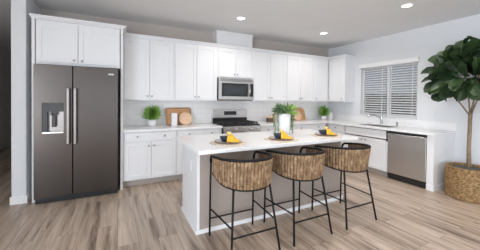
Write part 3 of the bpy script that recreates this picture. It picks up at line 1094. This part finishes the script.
potted('potted_herb', -4.50, -0.20, 'white round pot on the counter beside the refrigerator', 'bright green bushy herb in the white pot beside the refrigerator', 0.082, 0.12, 0.295, 0.12, 440, 5, 0.020)
potted('potted_grass', -0.36, -0.22, 'white pot on the counter in the corner', 'upright green plant in the white pot in the corner under the cabinets', 0.072, 0.10, 0.30, 0.105, 340, 9, 0.018)


def lean_board(mb, outline, y_bot, lean, thick, zb):
    """extrude an outline of (x, h) into a board leaning back towards the wall"""
    fr_, bk_ = [], []
    c, s_ = math.cos(lean), math.sin(lean)
    for x, h in outline:
        fr_.append(mb.bm.verts.new((x, y_bot + h * s_, zb + h * c)))
        bk_.append(mb.bm.verts.new((x, y_bot + h * s_ + thick * c, zb + h * c - thick * s_ + thick * s_)))
    mb.bm.faces.new(fr_)
    mb.bm.faces.new(bk_[::-1])
    n_ = len(outline)
    for k in range(n_):
        k2 = (k + 1) % n_
        mb.bm.faces.new((fr_[k], fr_[k2], bk_[k2], bk_[k]))
    return mb


def rrect(x0, x1, h0, h1, r, rt=None):
    rt = r if rt is None else rt
    out = []
    for cx, cz, a0, rr in ((x1 - r, h0 + r, -PI / 2, r), (x1 - rt, h1 - rt, 0, rt), (x0 + rt, h1 - rt, PI / 2, rt), (x0 + r, h0 + r, PI, r)):
        for k in range(7):
            a = a0 + PI / 2 * k / 6
            out.append((cx + rr * math.cos(a), cz + rr * math.sin(a)))
    return out


def circ(cx, cz, r, n_=36):
    return [(cx + r * math.cos(2 * PI * k / n_), cz + r * math.sin(2 * PI * k / n_)) for k in range(n_)]


tr = thing('serving_tray', 'rectangular honey wood tray leaning on the backsplash left of the range', 'tray', (-4.0, -0.11, TOP))
lean_board(MB(), rrect(-4.235, -3.775, 0.0, 0.325, 0.03), -0.145, 0.27, 0.012, TOP + 0.001).build('tray_base', OAK, tr)
rim = MB()
ol = rrect(-4.235, -3.775, 0.0, 0.325, 0.03)
rim.tube([(x, -0.152 + h * math.sin(0.27), TOP + 0.012 + h * math.cos(0.27) * 0.965) for x, h in ol], 0.010, 8, closed=True)
rim.build('rim', mat('tray_rim_wood', (0.42, 0.24, 0.12), 0.5, noise=0.15, nscale=6), tr)
rbd = lean_board(MB(), circ(-3.895, 0.125, 0.125), -0.235, 0.30, 0.016, TOP + 0.004)
tag(rbd.build('round_board', PALEW), 'round pale wood board leaning against the honey wood tray', 'board')
wc = MB().box(-4.185, -4.085, -0.36, -0.27, TOP, TOP + 0.235, 0.010)
tag(wc.build('canister', CERAM), 'tall white canister standing in front of the honey wood tray', 'canister')

ab = lean_board(MB(), rrect(-1.23, -0.86, 0.0, 0.32, 0.02, 0.13), -0.125, 0.26, 0.018, TOP + 0.005)
tag(ab.build('cutting_board', OAK), 'arched honey wood cutting board leaning on the backsplash right of the vase', 'board')
rb2 = lean_board(MB(), circ(-1.165, 0.125, 0.125), -0.205, 0.30, 0.016, TOP + 0.004)
tag(rb2.build('round_board', PALEW), 'round pale wood board leaning against the arched cutting board', 'board')
jr = thing('jar', 'short dark jar with pale wood lid right of the range', 'jar', (-2.02, -0.25, TOP))
MB().lathe(-2.02, -0.25, [(0, TOP), (0.075, TOP), (0.082, TOP + 0.01), (0.082, TOP + 0.095), (0, TOP + 0.096)], 28).build('jar_body', DARKW, jr)
MB().lathe(-2.02, -0.25, [(0, TOP + 0.0965), (0.084, TOP + 0.0965), (0.084, TOP + 0.118), (0.07, TOP + 0.122), (0.012, TOP + 0.122), (0.014, TOP + 0.14), (0, TOP + 0.142)], 28).build('lid', PALEW, jr)
cn = thing('wooden_canister', 'tan wooden canister between the dark jar and the trailing plant', 'canister', (-1.84, -0.22, TOP))
MB().lathe(-1.84, -0.20, [(0, TOP), (0.068, TOP), (0.07, TOP + 0.006), (0.07, TOP + 0.15), (0, TOP + 0.151)], 28).build('canister_body', PALEW, cn)
MB().lathe(-1.84, -0.20, [(0, TOP + 0.1515), (0.072, TOP + 0.1515), (0.072, TOP + 0.175), (0.012, TOP + 0.18), (0.012, TOP + 0.195), (0, TOP + 0.196)], 28).build('lid', OAK, cn)
tag(MB().box(-0.235, -0.125, -0.30, -0.20, TOP, TOP + 0.185, 0.008).build('canister', CERAM), 'square white canister beside the small potted plant in the corner', 'canister')

# ------------------------------------------------------------------ fig tree in basket
tx, ty = -0.42, -3.12
bk = MB()
prof = []
NRW = 22
for i in range(NRW * 2 + 1):
    w = i / (NRW * 2)
    r = 0.250 + 0.026 * math.sin(PI * (0.25 + 0.6 * w))
    prof.append((r, 0.002 + 0.448 * w))
full = [(0, 0.002)] + prof + [(0.245, 0.452), (0.235, 0.44), (0.235, 0.36)]
bk.lathe(tx, ty, full, 128, fn=lambda a, i: 1 + (0.022 * math.sin(a * 32 + (PI if (i // 2) % 2 else 0)) * (1 if i % 2 else 0.3) if 1 <= i <= NRW * 2 + 1 else 0))
tag(bk.build('basket', BASKET), 'large round woven seagrass basket on the floor at the right holding the fig tree', 'basket')
ft_ = thing('fiddle_leaf_fig', 'tall fiddle leaf fig tree with dark green leaves in the seagrass basket', 'tree', (tx, ty, 0.36))
ms = MB()
ms.lathe(tx, ty, [(0, 0.362), (0.228, 0.362), (0.228, 0.40), (0.20, 0.425), (0.12, 0.435), (0.05, 0.438), (0, 0.44)], 48, fn=lambda a, i: 1 + (0.02 * math.sin(a * 13 + i) if i > 1 else 0))
ms.build('moss', SOIL, ft_)
tk = MB()
base = Vector((tx, ty, 0.40))
fork = Vector((tx - 0.0, ty + 0.0, 1.26))
tk.tube([base, base.lerp(fork, 0.35) + Vector((0.008, 0.01, 0)), base.lerp(fork, 0.7) + Vector((-0.006, 0.0, 0)), fork], [0.030, 0.026, 0.025, 0.027], 10)
branches = []
cc = Vector((tx - 0.08, ty - 0.04, 1.80))
for (dx, dy, top_) in ((-0.20, 0.20, 1.72), (-0.05, 0.05, 2.12), (0.10, -0.06, 1.95), (-0.15, -0.22, 1.85)):
    e = Vector((tx + dx, ty + dy, top_))
    mid = fork.lerp(e, 0.5) + Vector((dx * 0.12, dy * 0.12, -0.03))
    tk.tube([fork - Vector((0, 0, 0.06)), mid, e], [0.013, 0.010, 0.006], 8)
    branches.append((fork.copy(), mid, e))
tk.build('trunk', BARK, ft_)
rn = random.Random(21)
fo = MB()
RX, RZ = 0.31, 0.33
cnt = 0
for i in range(1500):
    if cnt >= 240:
        break
    a = rn.uniform(0, 2 * PI)
    ph = math.asin(rn.uniform(-0.95, 1.0))
    d = Vector((math.cos(a) * math.cos(ph), math.sin(a) * math.cos(ph), math.sin(ph)))
    q = rn.uniform(0.35, 1.0)
    p = cc + Vector((d.x * RX * q, d.y * RX * q, d.z * RZ * q))
    up_k = 0.75 if d.z > -0.25 else -0.15
    ld = (d * 0.8 + Vector((rn.uniform(-0.5, 0.5), rn.uniform(-0.5, 0.5), up_k + rn.uniform(-0.3, 0.3)))).normalized()
    ln = rn.uniform(0.18, 0.31)
    tip = p + ld * ln
    if tip.x > -0.06 or p.x > -0.10 or min(tip.z, p.z) < 1.44:
        continue
    nrm = d * 0.6 + Vector((rn.uniform(-0.6, 0.6), rn.uniform(-0.6, 0.6), 0.45))
    fo.leaf(p, ld, nrm, ln, ln * rn.uniform(0.52, 0.72), rn.uniform(0.15, 0.5), rn.uniform(0.12, 0.28), mi=0, shape=1, vein=1, nu=8)
    cnt += 1
# the long low leaves that reach towards the window
for p, ld, nn_ in (((-0.62, -2.86, 1.84), (-0.10, 0.9, 0.25), (-0.6, -0.5, 0.7)), ((-0.66, -2.90, 1.76), (-0.2, 0.9, 0.0), (-0.3, -0.5, 0.9)),
                   ((-0.70, -2.95, 1.66), (-0.25, 0.8, -0.15), (-0.6, -0.5, 0.6)), ((-0.62, -2.92, 1.92), (-0.1, 0.6, 0.6), (-0.7, -0.6, 0.4))):
    fo.leaf(p, ld, nn_, 0.30, 0.21, 0.2, 0.2, mi=0, shape=1, vein=1, nu=8)
fo.build('foliage', [FIG, FIGV], ft_, recalc=False)


# ------------------------------------------------------------------ recessed ceiling lights
def can(x, y, label):
    t = thing('recessed_light', label, 'ceiling light', (x, y, H - 0.012), 0, 'recessed ceiling lights')
    MB().lathe(x, y, [(0.062, H - 0.001), (0.085, H - 0.001), (0.086, H - 0.006), (0.075, H - 0.010), (0.062, H - 0.008), (0.062, H - 0.001)], 32).build('trim_ring', TRIMW, t)
    MB().lathe(x, y, [(0, H - 0.006), (0.061, H - 0.006), (0.061, H - 0.002), (0, H - 0.002)], 32).build('diffuser', LAMP, t)
    d = bpy.data.lights.new('lamp_glow', 'AREA')
    d.shape = 'DISK'
    d.size = 0.12
    d.energy = CAN_POWER
    d.color = (1.0, 0.945, 0.88)
    d.spread = math.radians(150)
    o = bpy.data.objects.new('lamp_glow', d)
    COL.objects.link(o)
    o.parent = t
    o.location = (0, 0, 0.002)


can(-3.19, -1.09, 'lit recessed ceiling light in front of the microwave, left of the other two in view')
can(-1.29, -1.09, 'lit recessed ceiling light nearest the inner corner of the cabinets')
can(-1.345, -2.72, 'lit recessed ceiling light in front of the window wall, near the top edge')
can(-3.2, -2.72, 'recessed ceiling light directly above the bar stools')
can(-3.2, -4.5, 'added unseen recessed ceiling light in the living area behind the bar stools')  # this and the next one are added out of view for their light
can(-1.345, -4.5, 'added unseen recessed ceiling light in the living area by the right wall')
